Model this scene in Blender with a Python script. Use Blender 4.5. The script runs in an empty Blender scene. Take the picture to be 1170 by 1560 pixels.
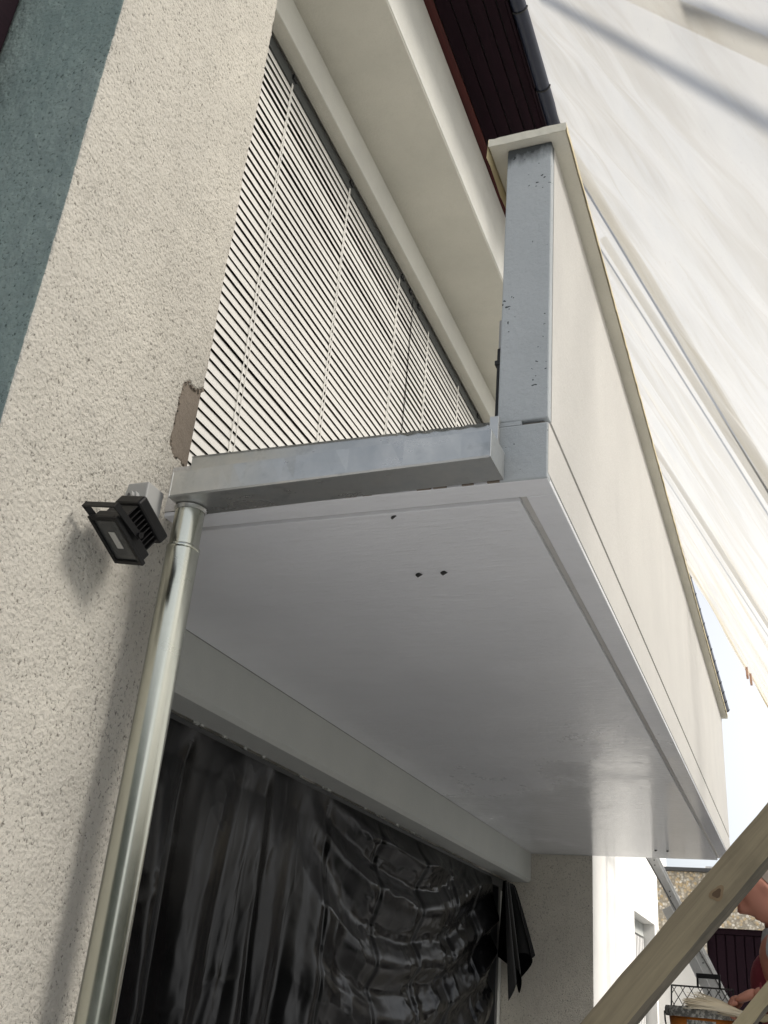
import bpy, bmesh, math, random
import numpy as np
from mathutils import Vector, Matrix

scene = bpy.context.scene
C = scene.collection
rng = np.random.default_rng(7)
random.seed(7)
G = 1.2                      # eye height: everything below is written relative to the eye

# ------------------------------------------------------------------ camera, sky, sun, exposure
cam_d = bpy.data.cameras.new('camera')
cam = bpy.data.objects.new('camera', cam_d); C.objects.link(cam)
Rr = Vector((0.93015557, 0.35764852, 0.08305506))
Rd = Vector((-0.08751319, 0.43564079, -0.89585632))
Rf = Vector((-0.35658386, 0.82601734, 0.43651267))
m = Matrix.Identity(4)
for i in range(3):
    m[i][0] = Rr[i]; m[i][1] = -Rd[i]; m[i][2] = -Rf[i]
m[2][3] = G
cam.matrix_world = m
cam_d.sensor_fit = 'VERTICAL'; cam_d.sensor_height = 36.0
cam_d.lens = 36.0 * 1517.87 / 1560.0
cam_d.clip_start = 0.05; cam_d.clip_end = 600
scene.camera = cam

SUN = Vector((1.0, -0.04, 0.80)).normalized()
sun_el = math.asin(SUN.z); sun_az = math.atan2(SUN.x, SUN.y)
w = bpy.data.worlds.new('World'); scene.world = w; w.use_nodes = True
nt = w.node_tree; bg = nt.nodes['Background']
sky = nt.nodes.new('ShaderNodeTexSky'); sky.sky_type = 'NISHITA'; sky.sun_disc = False
sky.sun_elevation = sun_el; sky.sun_rotation = sun_az
sky.air_density = 1.0; sky.dust_density = 2.0
# thin bright summer haze: whitest at the horizon, the same all the way round
wtc = nt.nodes.new('ShaderNodeTexCoord'); wsx = nt.nodes.new('ShaderNodeSeparateXYZ'); nt.links.new(wtc.outputs['Generated'], wsx.inputs[0])
wmr = nt.nodes.new('ShaderNodeMapRange'); wmr.interpolation_type = 'SMOOTHSTEP'
for i_, v_ in enumerate((0.0, 0.85, 0.80, 0.12)): wmr.inputs[i_ + 1].default_value = v_
nt.links.new(wsx.outputs[2], wmr.inputs[0])
wmx = nt.nodes.new('ShaderNodeMix'); wmx.data_type = 'RGBA'; wmx.inputs[7].default_value = (17.0, 17.1, 17.2, 1)
wdt = nt.nodes.new('ShaderNodeVectorMath'); wdt.operation = 'DOT_PRODUCT'; wdt.inputs[1].default_value = SUN
nt.links.new(wtc.outputs['Generated'], wdt.inputs[0])          # the haze is brightest on the sun's side
wm2 = nt.nodes.new('ShaderNodeMapRange'); wm2.interpolation_type = 'SMOOTHSTEP'
for i_, v_ in enumerate((-0.35, 0.30, 0.0, 1.15)): wm2.inputs[i_ + 1].default_value = v_
nt.links.new(wdt.outputs['Value'], wm2.inputs[0])
wmu = nt.nodes.new('ShaderNodeMath'); wmu.operation = 'MULTIPLY'; wmu.use_clamp = True
nt.links.new(wmr.outputs[0], wmu.inputs[0]); nt.links.new(wm2.outputs[0], wmu.inputs[1])
nt.links.new(wmu.outputs[0], wmx.inputs[0]); nt.links.new(sky.outputs[0], wmx.inputs[6])
nt.links.new(wmx.outputs[2], bg.inputs[0]); bg.inputs[1].default_value = 0.09
sd = bpy.data.lights.new('sun', 'SUN'); so = bpy.data.objects.new('sun', sd); C.objects.link(so)
sd.energy = 5.0; sd.angle = math.radians(19); sd.color = (1.0, 0.95, 0.875)
so.rotation_euler = (-SUN).to_track_quat('-Z', 'Y').to_euler(); so.location = (8, 4, 12)
scene.view_settings.view_transform = 'Standard'
try: scene.view_settings.look = 'None'
except Exception: pass
scene.view_settings.gamma = 1; scene.view_settings.use_curve_mapping = False
scene.view_settings.exposure = 0.06
scene.render.engine = 'CYCLES'
cy = scene.cycles
cy.use_denoising = True
cy.max_bounces = 10; cy.diffuse_bounces = 5; cy.glossy_bounces = 4; cy.transparent_max_bounces = 12
cy.caustics_reflective = False; cy.caustics_refractive = False
cy.sample_clamp_indirect = 6.0

# ------------------------------------------------------------------ materials
def mat(name, col, rough=0.6, metal=0.0, spec=0.5):
    mm = bpy.data.materials.new(name); mm.use_nodes = True
    b = mm.node_tree.nodes['Principled BSDF']
    b.inputs['Base Color'].default_value = (*col, 1); b.inputs['Roughness'].default_value = rough
    b.inputs['Metallic'].default_value = metal; b.inputs['Specular IOR Level'].default_value = spec
    return mm
class NT:
    """small wrapper round a material's node tree"""
    def __init__(s, mm):
        s.t = mm.node_tree; s.b = s.t.nodes['Principled BSDF']
        s.pos = s.t.nodes.new('ShaderNodeNewGeometry').outputs['Position']
    def n(s, typ, **kw):
        x = s.t.nodes.new(typ)
        for k, v in kw.items():
            if hasattr(x, k): setattr(x, k, v)
        return x
    def l(s, a, b): s.t.links.new(a, b)
    def mapping(s, scale=(1, 1, 1), rot=(0, 0, 0), src=None):
        x = s.n('ShaderNodeMapping'); x.inputs['Scale'].default_value = scale; x.inputs['Rotation'].default_value = rot
        s.l(src or s.pos, x.inputs['Vector']); return x.outputs[0]
    def noise(s, scale, detail=3, rough=0.55, vec=None, dist=0.0):
        x = s.n('ShaderNodeTexNoise'); x.inputs['Scale'].default_value = scale; x.inputs['Detail'].default_value = detail
        x.inputs['Roughness'].default_value = rough; x.inputs['Distortion'].default_value = dist
        s.l(vec or s.pos, x.inputs['Vector']); return x.outputs['Fac']
    def voro(s, scale, vec=None, feature='F1', rnd=1.0):
        x = s.n('ShaderNodeTexVoronoi'); x.feature = feature; x.inputs['Scale'].default_value = scale
        x.inputs['Randomness'].default_value = rnd
        s.l(vec or s.pos, x.inputs['Vector']); return x.outputs['Distance']
    def ramp(s, fac, stops):
        x = s.n('ShaderNodeValToRGB'); e = x.color_ramp.elements
        while len(e) < len(stops): e.new(0.5)
        for i, (p, c) in enumerate(stops):
            e[i].position = p; e[i].color = (c, c, c, 1) if not isinstance(c, tuple) else (*c, 1)
        s.l(fac, x.inputs[0]); return x.outputs[0]
    def rng(s, fac, a, b, c, d, smooth=False):
        x = s.n('ShaderNodeMapRange'); x.clamp = True
        if smooth: x.interpolation_type = 'SMOOTHSTEP'
        for i, v in enumerate((a, b, c, d)): x.inputs[i + 1].default_value = v
        s.l(fac, x.inputs[0]); return x.outputs[0]
    def math(s, op, a, b=None):
        x = s.n('ShaderNodeMath'); x.operation = op
        for i, v in enumerate((a, b)):
            if v is None: continue
            if isinstance(v, (int, float)): x.inputs[i].default_value = v
            else: s.l(v, x.inputs[i])
        return x.outputs[0]
    def mix(s, fac, a, b, blend='MIX'):
        x = s.n('ShaderNodeMix'); x.data_type = 'RGBA'; x.blend_type = blend
        for i, v in ((0, fac), (6, a), (7, b)):
            if isinstance(v, (int, float)): x.inputs[i].default_value = v
            elif isinstance(v, tuple): x.inputs[i].default_value = (*v, 1)
            else: s.l(v, x.inputs[i])
        return x.outputs[2]
    def xyz(s, src=None):
        x = s.n('ShaderNodeSeparateXYZ'); s.l(src or s.pos, x.inputs[0]); return x.outputs
    def bump(s, h, strength=0.5, dist=0.01, prev=None):
        x = s.n('ShaderNodeBump'); x.inputs['Strength'].default_value = strength; x.inputs['Distance'].default_value = dist
        s.l(h, x.inputs['Height'])
        if prev: s.l(prev, x.inputs['Normal'])
        return x.outputs[0]
    def col(s, o): s.l(o, s.b.inputs['Base Color'])
    def rough(s, o): s.l(o, s.b.inputs['Roughness'])
    def nrm(s, o): s.l(o, s.b.inputs['Normal'])

M = {}
def stucco(name, c1, c2, pit, grain=1.0):
    mm = mat(name, c1, 0.9, spec=0.2); t = NT(mm)
    big = t.noise(1.6, 4, 0.6)
    med = t.noise(9, 4, 0.65)
    g = t.noise(112 * grain, 5, 0.66, t.mapping((1, 1, 0.85)))
    v = t.voro(84 * grain)
    patchy = t.noise(3.1, 5, .62)
    base = t.mix(t.rng(big, .35, .65, 0, 1), c1, c2)
    base = t.mix(t.rng(med, .50, .72, 0, .35), base, tuple(x * .78 for x in c1))
    run = t.noise(1.0, 5, .7, t.mapping((7, 7, .8)))
    base = t.mix(t.rng(run, .54, .74, 0, .30), base, tuple(x * .70 for x in c1))
    pits = t.rng(t.math('ADD', g, t.math('MULTIPLY', t.math('SUBTRACT', patchy, .5), .10)), .435, .325, 0, .9)
    base = t.mix(pits, base, pit)
    t.col(base)
    hgt = t.math('ADD', t.math('MULTIPLY', g, 1.25), t.math('MULTIPLY', v, 0.5))
    b1 = t.bump(hgt, 1.0, 0.0095)
    t.nrm(b1)
    return mm
M['stucco'] = stucco('roughcast_plaster', (.70, .665, .59), (.61, .58, .52), (.17, .155, .13))

def painted(name, c1, c2, grain=.004, stains=True, pits=0.0, dirt_top=None, streak=False):
    mm = mat(name, c1, 0.75, spec=0.35); t = NT(mm)
    big = t.noise(2.2, 5, 0.62)
    base = t.mix(t.rng(big, .35, .68, 0, 1), c1, c2)
    if streak:
        st = t.noise(1.0, 5, .7, t.mapping((6, 9, .9)))
        base = t.mix(t.rng(st, .52, .75, 0, .25), base, tuple(x * .84 for x in c1))
    fine = t.noise(55, 6, 0.75)
    base = t.mix(t.rng(t.noise(120, 4, .7), .50, .68, 0, .22), base, tuple(x * .72 for x in c1))
    base = t.mix(t.rng(t.noise(6.5, 5, .7), .55, .72, 0, .22), base, tuple(x * .80 for x in c1))
    spk = t.math('LESS_THAN', t.voro(11), t.rng(t.noise(3, 2, .5), .5, .75, 0, .045))
    base = t.mix(t.math('MULTIPLY', spk, .6), base, tuple(x * .3 for x in c1))
    h = fine
    if pits:
        wob = t.n('ShaderNodeTexNoise'); wob.inputs['Scale'].default_value = 38; t.l(t.pos, wob.inputs['Vector'])
        wv = t.n('ShaderNodeVectorMath'); wv.operation = 'MULTIPLY_ADD'; wv.inputs[1].default_value = (.03, .03, .03)
        t.l(wob.outputs['Color'], wv.inputs[0]); t.l(t.pos, wv.inputs[2]); wp = wv.outputs[0]
        v = t.voro(15, t.mapping((1, 1, .9), src=wp))
        sel = t.noise(9, 2, .5)
        rad = t.rng(sel, .42, .68, 0.0, .17)
        pm = t.math('LESS_THAN', v, rad)
        v2 = t.voro(40, t.mapping((1, 1, 1.5), src=wp))
        pm2 = t.math('LESS_THAN', v2, t.rng(t.noise(6, 2, .5), .44, .7, 0, .30))
        pm = t.math('MAXIMUM', pm, pm2)
        base = t.mix(t.math('MULTIPLY', pm, pits), base, (.05, .06, .065))
        h = t.math('SUBTRACT', fine, pm)
    if dirt_top is not None:
        z = t.xyz()[2]
        e = t.math('ADD', z, t.math('MULTIPLY', t.math('SUBTRACT', t.noise(26, 4, .65, t.mapping((1, 1, .35))), .5), .10))
        dm = t.rng(e, dirt_top - .060, dirt_top - .005, 0, 1)
        base = t.mix(t.math('MULTIPLY', dm, .93), base, (.035, .04, .042))
    t.col(base)
    t.nrm(t.bump(h, 0.6, grain))
    return mm
M['parapet'] = painted('painted_concrete', (.62, .605, .575), (.58, .565, .54), .005, streak=True)
M['parapet_end'] = painted('pitted_shaded_concrete', (.465, .495, .515), (.41, .44, .46), .006, pits=.95, dirt_top=G + 2.335)  # darker and bluer than the parapet face: the end's shade put into colour
M['smooth'] = painted('smooth_plaster', (.55, .54, .49), (.49, .485, .44), .006)
M['smooth_lit'] = painted('lit_smooth_plaster', (.63, .63, .595), (.56, .56, .535), .005)  # paler copy of the plaster: light on the outward faces put into colour
M['beam'] = painted('beam_plaster', (.50, .51, .49), (.45, .465, .45), .003)
M['white_wall'] = painted('white_render', (.80, .79, .76), (.74, .73, .70), .002)
M['mortar'] = painted('cement_mortar', (.25, .21, .17), (.19, .16, .13), .012)
M['stucco_side_shade'] = stucco('shaded_green_roughcast', (.30, .36, .335), (.22, .285, .265), (.035, .055, .05), .72)  # side face: grey-green plaster, darkened to carry its shade in the colour
M['joint'] = mat('dark_joint', (.22, .20, .18), .9)  # plain dark tone for the joint strip

def soffit_mat():
    mm = mat('fresh_gloss_paint', (.60, .61, .62), .4, spec=.6); t = NT(mm)
    x, y, z = t.xyz()
    br = t.noise(1.0, 5, .65, t.mapping((3.0, 11, 1)))
    big = t.noise(1.3, 4, .6)
    base = t.mix(t.rng(big, .35, .66, 0, 1), (.80, .81, .84), (.74, .75, .78))
    base = t.mix(t.rng(br, .5, .72, 0, .18), base, (.66, .67, .68))
    t.col(base)
    wet = t.rng(t.math('ADD', t.math('ADD', t.rng(y, 3.2, 7.2, 0, 1), t.rng(x, -1.7, -.8, -.25, .15)), t.math('MULTIPLY', t.math('SUBTRACT', t.noise(1.6, 5, .7, t.mapping((1.6, 1.0, 1))), .5), 1.1)), .28, .85, 0, 1, True)
    t.rough(t.rng(wet, 0, 1, .40, .07))
    streak = t.noise(1.0, 6, .72, t.mapping((6, 48, 1)), dist=.4)
    blot = t.noise(1.0, 4, .65, t.mapping((13, 26, 1)))
    h = t.math('ADD', streak, t.math('MULTIPLY', blot, .9))
    t.nrm(t.bump(h, .7, .0065))
    return mm
M['soffit'] = soffit_mat()

def brushed(name, col, rough, stain, dent=.15, mot=1.0):
    mm = mat(name, col, rough, 1.0); t = NT(mm)
    n1 = t.noise(5, 5, .65); n2 = t.noise(1, 4, .6, t.mapping((3, 40, 40)))
    c = t.mix(t.rng(n1, .38, .66, 0, mot), col, stain)
    c = t.mix(t.rng(t.noise(14, 4, .7), .56, .7, 0, .35 * mot), c, tuple(v * .55 for v in stain))
    t.col(c); t.rough(t.rng(t.math('ADD', n1, t.math('MULTIPLY', n2, .5)), .5, 1.0, rough - .1 * mot, rough + .15 * mot))
    t.nrm(t.bump(t.noise(4, 3, .5), dent, .01))
    return mm
M['zinc'] = brushed('galvanised_sheet', (.57, .57, .55), .30, (.45, .47, .475))
M['pipe'] = brushed('zinc_pipe', (.52, .53, .47), .25, (.46, .48, .42), .0, .25)
M['zinc'].node_tree.nodes['Principled BSDF'].inputs['Metallic'].default_value = .72
M['alu'] = brushed('aluminium', (.66, .66, .66), .38, (.56, .57, .57))

def wood(name, c1, c2, scale=1.0, axis=(1, 1, 1), rough=.65, spec=.3):
    mm = mat(name, c1, rough, spec=spec); t = NT(mm)
    tc = t.n('ShaderNodeTexCoord').outputs['Object']
    a = t.noise(1, 6, .65, t.mapping(axis, src=tc), dist=.6)
    c = t.mix(t.rng(a, .34, .68, 0, 1), c1, c2)
    c = t.mix(t.rng(t.noise(7 * scale, 4, .6, tc), .52, .7, 0, .3), c, tuple(v * .6 for v in c2))
    t.col(c); t.nrm(t.bump(a, .35, .004)); return mm
M['eaves'] = wood('dark_stained_boards', (.014, .0045, .009), (.008, .003, .006), axis=(30, 1.2, 30), rough=.75, spec=.12)
M['eaves_red'] = wood('red_brown_board', (.085, .017, .014), (.045, .010, .011), axis=(30, 1.2, 30), rough=.6)
M['plank'] = wood('raw_timber', (.33, .28, .185), (.22, .185, .125), axis=(2.2, 40, 40), rough=.8)
M['plank_dark'] = wood('shaded_sawn_edge', (.13, .115, .09), (.07, .065, .052), axis=(3, 40, 40), rough=.9)  # bark-dark lower side of the battens, its shade put into the colour
M['plank_pale'] = wood('pale_timber', (.46, .40, .26), (.36, .31, .20), axis=(2, 40, 40), rough=.8)
M['knot'] = mat('knot', (.10, .062, .034), .8)
M['knot_ring'] = mat('knot_ring', (.23, .165, .095), .8)
M['navy'] = mat('painted_gutter', (.018, .023, .042), .38, 0.0, .4)
M['slat'] = mat('white_slat', (.73, .72, .69), .38, 0, .45)
M['cord'] = mat('white_cord', (.80, .79, .76), .7)
M['dark'] = mat('dark_void', (.012, .013, .014), .6)
M['frame_dark'] = mat('dark_frame', (.05, .052, .055), .5)
M['glass'] = mat('window_glass', (.012, .014, .016), .06, 0, .6)
M['rail_grey'] = mat('grey_rail', (.06, .065, .065), .5)
M['black_pl'] = mat('black_plastic_case', (.006, .006, .0065), .45, 0, .25)
M['grey_pl'] = mat('grey_plastic', (.38, .38, .37), .5)
M['lens'] = mat('lamp_glass', (.05, .052, .052), .08, 0, .6)
M['led'] = mat('led_panel', (.40, .40, .38), .4)
M['tape'] = mat('masking_tape', (.64, .55, .34), .6)
M['tape_yellow'] = mat('yellow_tape_edge', (.62, .50, .20), .6)
M['coping'] = painted('painted_coping', (.68, .66, .57), (.60, .58, .50), .003)
M['white_bar'] = mat('white_painted_bar', (.78, .77, .75), .5)
M['steel'] = mat('scaffold_tube', (.09, .092, .095), .8, 0)
M['skin'] = mat('skin', (.46, .20, .14), .55)
M['hair'] = mat('hair', (.16, .13, .11), .8)
M['shirt'] = mat('grey_shirt', (.50, .52, .53), .9)
M['apron'] = mat('dark_red_cloth', (.16, .018, .028), .9)
M['trousers'] = mat('dark_trousers', (.035, .04, .055), .9)
M['shoe'] = mat('shoe', (.05, .04, .03), .7)
M['orange'] = mat('orange_print', (.62, .20, .03), .45)
M['red'] = mat('red_print', (.52, .035, .025), .45)
M['bristle'] = mat('bristle', (.62, .55, .42), .9)
M['wire'] = mat('black_wire', (.02, .02, .02), .5)
M['rope'] = mat('rope', (.05, .05, .05), .9)
M['rust'] = mat('orange_tape', (.50, .31, .22), .7)
M['tile'] = wood('roof_tile', (.10, .04, .03), (.07, .03, .025), axis=(6, 6, 6))

def paper_label():
    mm = mat('printed_label', (.5, .5, .47), .6); t = NT(mm)
    a = t.noise(90, 3, .6, t.mapping((1, 1, .6)))
    t.col(t.mix(t.rng(a, .50, .56, 0, .85), (.48, .47, .43), (.10, .10, .09))); return mm
M['label'] = paper_label()
def lid_mat():
    mm = mat('splashed_rim', (.2, .2, .19), .6); t = NT(mm)
    t.col(t.mix(t.rng(t.noise(60, 4, .7), .46, .6, 0, 1), (.15, .15, .14), (.52, .51, .47))); return mm
M['rim'] = lid_mat()
def pebble():
    mm = mat('pebbledash', (.4, .34, .26), .85); t = NT(mm)
    v = t.n('ShaderNodeTexVoronoi'); v.inputs['Scale'].default_value = 26; t.l(t.pos, v.inputs['Vector'])
    hs = t.n('ShaderNodeHueSaturation'); hs.inputs['Saturation'].default_value = .0; t.l(v.outputs['Color'], hs.inputs['Color'])
    x = t.xyz(v.outputs['Color'])
    c = t.mix(x[0], (.38, .32, .23), (.82, .78, .70))
    c = t.mix(t.rng(x[1], .72, .8, 0, .8), c, (.54, .41, .24))
    c = t.mix(t.rng(v.outputs['Distance'], .42, .62, 0, .85), c, (.30, .27, .22))
    t.col(c); t.nrm(t.bump(v.outputs['Distance'], .9, -.02)); return mm
M['pebble'] = pebble()
def black_sheet():
    mm = mat('black_polythene', (.004, .004, .0045), .3, 0, .5); t = NT(mm); t.b.inputs['IOR'].default_value = 1.20
    n = t.noise(2.3, 4, .6)
    t.rough(t.rng(n, .35, .65, .15, .27))
    f = t.math('POWER', t.math('SUBTRACT', 1.0, t.math('ABSOLUTE', t.math('SUBTRACT', t.math('MULTIPLY', t.noise(2.6, 3, .5, t.mapping((1, 1, .5)), dist=.6), 2), 1))), 9)
    t.nrm(t.bump(f, .10, .010)); return mm
M['polythene'] = black_sheet()
def tarp_mat():
    mm = mat('translucent_tarp', (.8, .78, .72), .6); t = NT(mm)
    for l_ in list(t.t.links):
        if l_.to_socket.name == 'Surface': t.t.links.remove(l_)
    out = [n for n in t.t.nodes if n.type == 'OUTPUT_MATERIAL'][0]
    n = t.noise(2.0, 4, .6)
    st = t.noise(1.0, 4, .6, t.mapping((.8, 3.4, .5), (0.0, 0, 0)), dist=.25)
    colr = t.mix(t.rng(n, .35, .65, 0, 1), (.64, .62, .575), (.60, .59, .56))
    colr = t.mix(t.rng(st, .40, .66, 0, .8, True), colr, (.51, .48, .415))  # cream cloth stripes; fold shading is put into this colour too
    colr = t.mix(t.rng(t.noise(30, 3, .6), .62, .75, 0, .25), colr, (.46, .43, .37))
    wv = t.noise(1.0, 3, .6, t.mapping((140, 140, 8)))
    nb = t.bump(wv, .25, .004)
    tr = t.n('ShaderNodeBsdfTranslucent'); di = t.n('ShaderNodeBsdfDiffuse'); tp = t.n('ShaderNodeBsdfTransparent')
    t.l(colr, tr.inputs[0]); t.l(colr, di.inputs[0]); t.l(nb, tr.inputs['Normal']); t.l(nb, di.inputs['Normal'])
    m1 = t.n('ShaderNodeMixShader'); m1.inputs[0].default_value = .30; t.l(tr.outputs[0], m1.inputs[1]); t.l(di.outputs[0], m1.inputs[2])
    m2 = t.n('ShaderNodeMixShader'); m2.inputs[0].default_value = .42; t.l(m1.outputs[0], m2.inputs[1]); t.l(tp.outputs[0], m2.inputs[2])
    t.l(m2.outputs[0], out.inputs[0]); return mm
M['tarp'] = tarp_mat()
def ground_mat():
    mm = mat('concrete_ground', (.3, .29, .27), .9); t = NT(mm)
    t.col(t.mix(t.rng(t.noise(.8, 6, .7), .35, .68, 0, 1), (.50, .505, .515), (.42, .425, .435)))
    t.nrm(t.bump(t.noise(40, 4, .6), .4, .01)); return mm
M['ground'] = ground_mat()

# ------------------------------------------------------------------ object helpers
def wloc(o):
    l = Vector(o.location); p = o.parent
    while p: l = l + Vector(p.location); p = p.parent
    return l
def tag(o, label=None, cat=None, group=None, kind=None):
    for k, v in (('label', label), ('category', cat), ('group', group), ('kind', kind)):
        if v: o[k] = v
    return o
def thing(name, loc, label, cat, group=None):
    o = bpy.data.objects.new(name, None); C.objects.link(o); o.location = (loc[0], loc[1], loc[2] + G)
    o.empty_display_size = .1
    return tag(o, label, cat, group)
def obj(name, verts, faces, material, parent=None, smooth=False, mats=None, fmat=None):
    v = np.array(verts, dtype=float); v[:, 2] += G
    org = (v.min(0) + v.max(0)) / 2
    me = bpy.data.meshes.new(name); me.from_pydata((v - org).tolist(), [], faces); me.update()
    for mm in (mats or [material]): me.materials.append(mm)
    if fmat is not None: me.polygons.foreach_set('material_index', fmat)
    if smooth: me.polygons.foreach_set('use_smooth', [True] * len(me.polygons))
    o = bpy.data.objects.new(name, me); C.objects.link(o)
    if parent: o.parent = parent; o.location = Vector(org.tolist()) - wloc(parent)
    else: o.location = org.tolist()
    return o
def from_bm(name, bm, material, parent=None, smooth=False):
    bmesh.ops.recalc_face_normals(bm, faces=bm.faces)
    bm.verts.index_update()
    vs = [tuple(v.co) for v in bm.verts]; fs = [[v.index for v in f.verts] for f in bm.faces]; bm.free()
    return obj(name, vs, fs, material, parent, smooth)
class MB:
    def __init__(s): s.v = []; s.f = []
    def add(s, v, f):
        n = len(s.v); s.v += [tuple(p) for p in v]; s.f += [[i + n for i in q] for q in f]; return s
    def box(s, x0, x1, y0, y1, z0, z1):
        v = [(x, y, z) for z in (z0, z1) for y in (y0, y1) for x in (x0, x1)]
        return s.add(v, [(0, 2, 3, 1), (4, 5, 7, 6), (0, 1, 5, 4), (2, 6, 7, 3), (0, 4, 6, 2), (1, 3, 7, 5)])
    def obox(s, c, ax, ay, az):
        c, ax, ay, az = map(Vector, (c, ax, ay, az))
        v = [c + ax * i + ay * j + az * k for k in (-1, 1) for j in (-1, 1) for i in (-1, 1)]
        return s.add(v, [(0, 2, 3, 1), (4, 5, 7, 6), (0, 1, 5, 4), (2, 6, 7, 3), (0, 4, 6, 2), (1, 3, 7, 5)])
    def tube(s, pts, r, n=10, cap=True):
        pts = [Vector(p) for p in pts]; rs = r if isinstance(r, (list, tuple)) else [r] * len(pts)
        vs = []; fs = []; up = None
        for i, p in enumerate(pts):
            d = (pts[min(i + 1, len(pts) - 1)] - pts[max(i - 1, 0)]).normalized()
            if up is None: up = d.orthogonal().normalized()
            up = (up - d * up.dot(d)).normalized(); b = d.cross(up)
            for k in range(n):
                a = 2 * math.pi * k / n; vs.append(p + (up * math.cos(a) + b * math.sin(a)) * rs[i])
        for i in range(len(pts) - 1):
            for k in range(n):
                fs.append((i * n + k, i * n + (k + 1) % n, (i + 1) * n + (k + 1) % n, (i + 1) * n + k))
        if cap: fs += [tuple(range(n - 1, -1, -1)), tuple((len(pts) - 1) * n + k for k in range(n))]
        return s.add(vs, fs)
    def build(s, name, material, parent=None, smooth=False, bevel=0.0, seg=2):
        if not bevel: return obj(name, s.v, s.f, material, parent, smooth)
        bm = bmesh.new(); bv = [bm.verts.new(p) for p in s.v]
        for q in s.f:
            try: bm.faces.new([bv[i] for i in q])
            except ValueError: pass
        bmesh.ops.recalc_face_normals(bm, faces=bm.faces)
        es = [e for e in bm.edges if len(e.link_faces) == 2 and e.calc_face_angle(0) > .5]
        bmesh.ops.bevel(bm, geom=es, offset=bevel, segments=seg, affect='EDGES', profile=.5)
        return from_bm(name, bm, material, parent, smooth)
def box(name, x0, x1, y0, y1, z0, z1, material, parent=None, bevel=0.0):
    return MB().box(x0, x1, y0, y1, z0, z1).build(name, material, parent, bevel=bevel)
def shade_auto(o, ang=40):
    me = o.data; me.polygons.foreach_set('use_smooth', [True] * len(me.polygons))
    bm = bmesh.new(); bm.from_mesh(me)
    for e in bm.edges:
        e.smooth = not (len(e.link_faces) == 2 and e.calc_face_angle(0) > math.radians(ang))
    bm.to_mesh(me); bm.free(); return o
def grid_faces(nu, nv):
    i = np.arange(nu - 1)[:, None] * nv + np.arange(nv - 1)[None, :]
    return np.stack([i, i + nv, i + nv + 1, i + 1], -1).reshape(-1, 4).tolist()
def vnoise(x, y, seed=0):
    """smooth value noise, numpy arrays in, -1..1 out"""
    r = np.random.default_rng(seed); T = r.random((256, 256)) * 2 - 1
    xi = np.floor(x).astype(int); yi = np.floor(y).astype(int); fx = x - xi; fy = y - yi
    fx = fx * fx * (3 - 2 * fx); fy = fy * fy * (3 - 2 * fy)
    g = lambda a, b: T[a % 256, b % 256]
    return (g(xi, yi) * (1 - fx) + g(xi + 1, yi) * fx) * (1 - fy) + (g(xi, yi + 1) * (1 - fx) + g(xi + 1, yi + 1) * fx) * fy
def fbm(x, y, seed=0, o=4, gain=.5):
    s = 0; a = 1; n = 0
    for k in range(o):
        s = s + a * vnoise(x * 2 ** k, y * 2 ** k, seed + k); n += a; a *= gain
    return s / n
def inpoly(px, py, poly):
    inside = np.zeros(px.shape, bool); n = len(poly)
    for i in range(n):
        x1, y1 = poly[i]; x2, y2 = poly[(i + 1) % n]
        c = ((y1 > py) != (y2 > py)) & (px < (x2 - x1) * (py - y1) / (y2 - y1 + 1e-12) + x1)
        inside ^= c
    return inside

# ------------------------------------------------------------------ ground
gx = 150
tag(obj('ground', [(-gx, -gx, -1.2), (gx, -gx, -1.2), (gx, gx, -1.2), (-gx, gx, -1.2)], [(0, 1, 2, 3)], M['ground']), kind='structure')

M['bounce_dark'] = painted('dark_bounce_slab', (.24, .242, .245), (.19, .192, .195), .004)
tag(MB().box(-2.34, 1.0, 2.9, 12.6, -1.199, -1.17).build('bounce_slab', M['bounce_dark']), kind='structure')  # unseen dark slab added to cut light bounced onto the far soffit

tag(obj('lawn', [(2.9, -20, -1.190), (40, -20, -1.190), (40, 14.5, -1.190), (2.9, 14.5, -1.190)], [(0, 1, 2, 3)], mat('lawn_grass', (.055, .095, .03), .9)), kind='structure')
M['leaf'] = mat('hedge_leaf', (.05, .095, .035), .55); M['leaf_core'] = mat('hedge_inside', (.02, .035, .014), .9)
def hedge(x0, x1, y0, y1, h, label, n=5200):
    t = thing('hedge', ((x0 + x1) / 2, (y0 + y1) / 2, -1.2), label, 'hedge')
    box('inner_growth', x0 + .15, x1 - .15, y0 + .15, y1 - .15, -1.19, h - .2, M['leaf_core'], t)
    r = np.random.default_rng(int(abs(x0 * 10 + y0))); P = np.stack([r.uniform(x0, x1, n), r.uniform(y0, y1, n), r.uniform(-1.15, h, n)], 1)
    k = r.integers(0, 5, n)                              # push every leaf out to one of the faces
    P[k == 0, 0] = x0; P[k == 1, 0] = x1; P[k == 2, 1] = y0; P[k == 3, 1] = y1; P[k == 4, 2] = h
    P += r.normal(0, .09, P.shape)
    a = r.normal(size=(n, 3)); a /= np.linalg.norm(a, axis=1)[:, None]; b = np.cross(a, r.normal(size=(n, 3))); b /= np.linalg.norm(b, axis=1)[:, None]
    a *= .14; b *= .085
    V = np.stack([P - a, P + b, P + a, P - b], 1).reshape(-1, 3)
    V[:, 2] = np.maximum(V[:, 2], -1.19)
    obj('foliage', V, np.arange(4 * n).reshape(-1, 4).tolist(), M['leaf'], t)['kind'] = 'stuff'
hedge(7.0, 8.2, -4.5, 13.5, 2.0, 'long clipped green hedge along the far side of the garden')
hedge(-5.0, 5.5, -7.4, -6.2, 2.6, 'tall green hedge closing the garden behind the camera')

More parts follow.
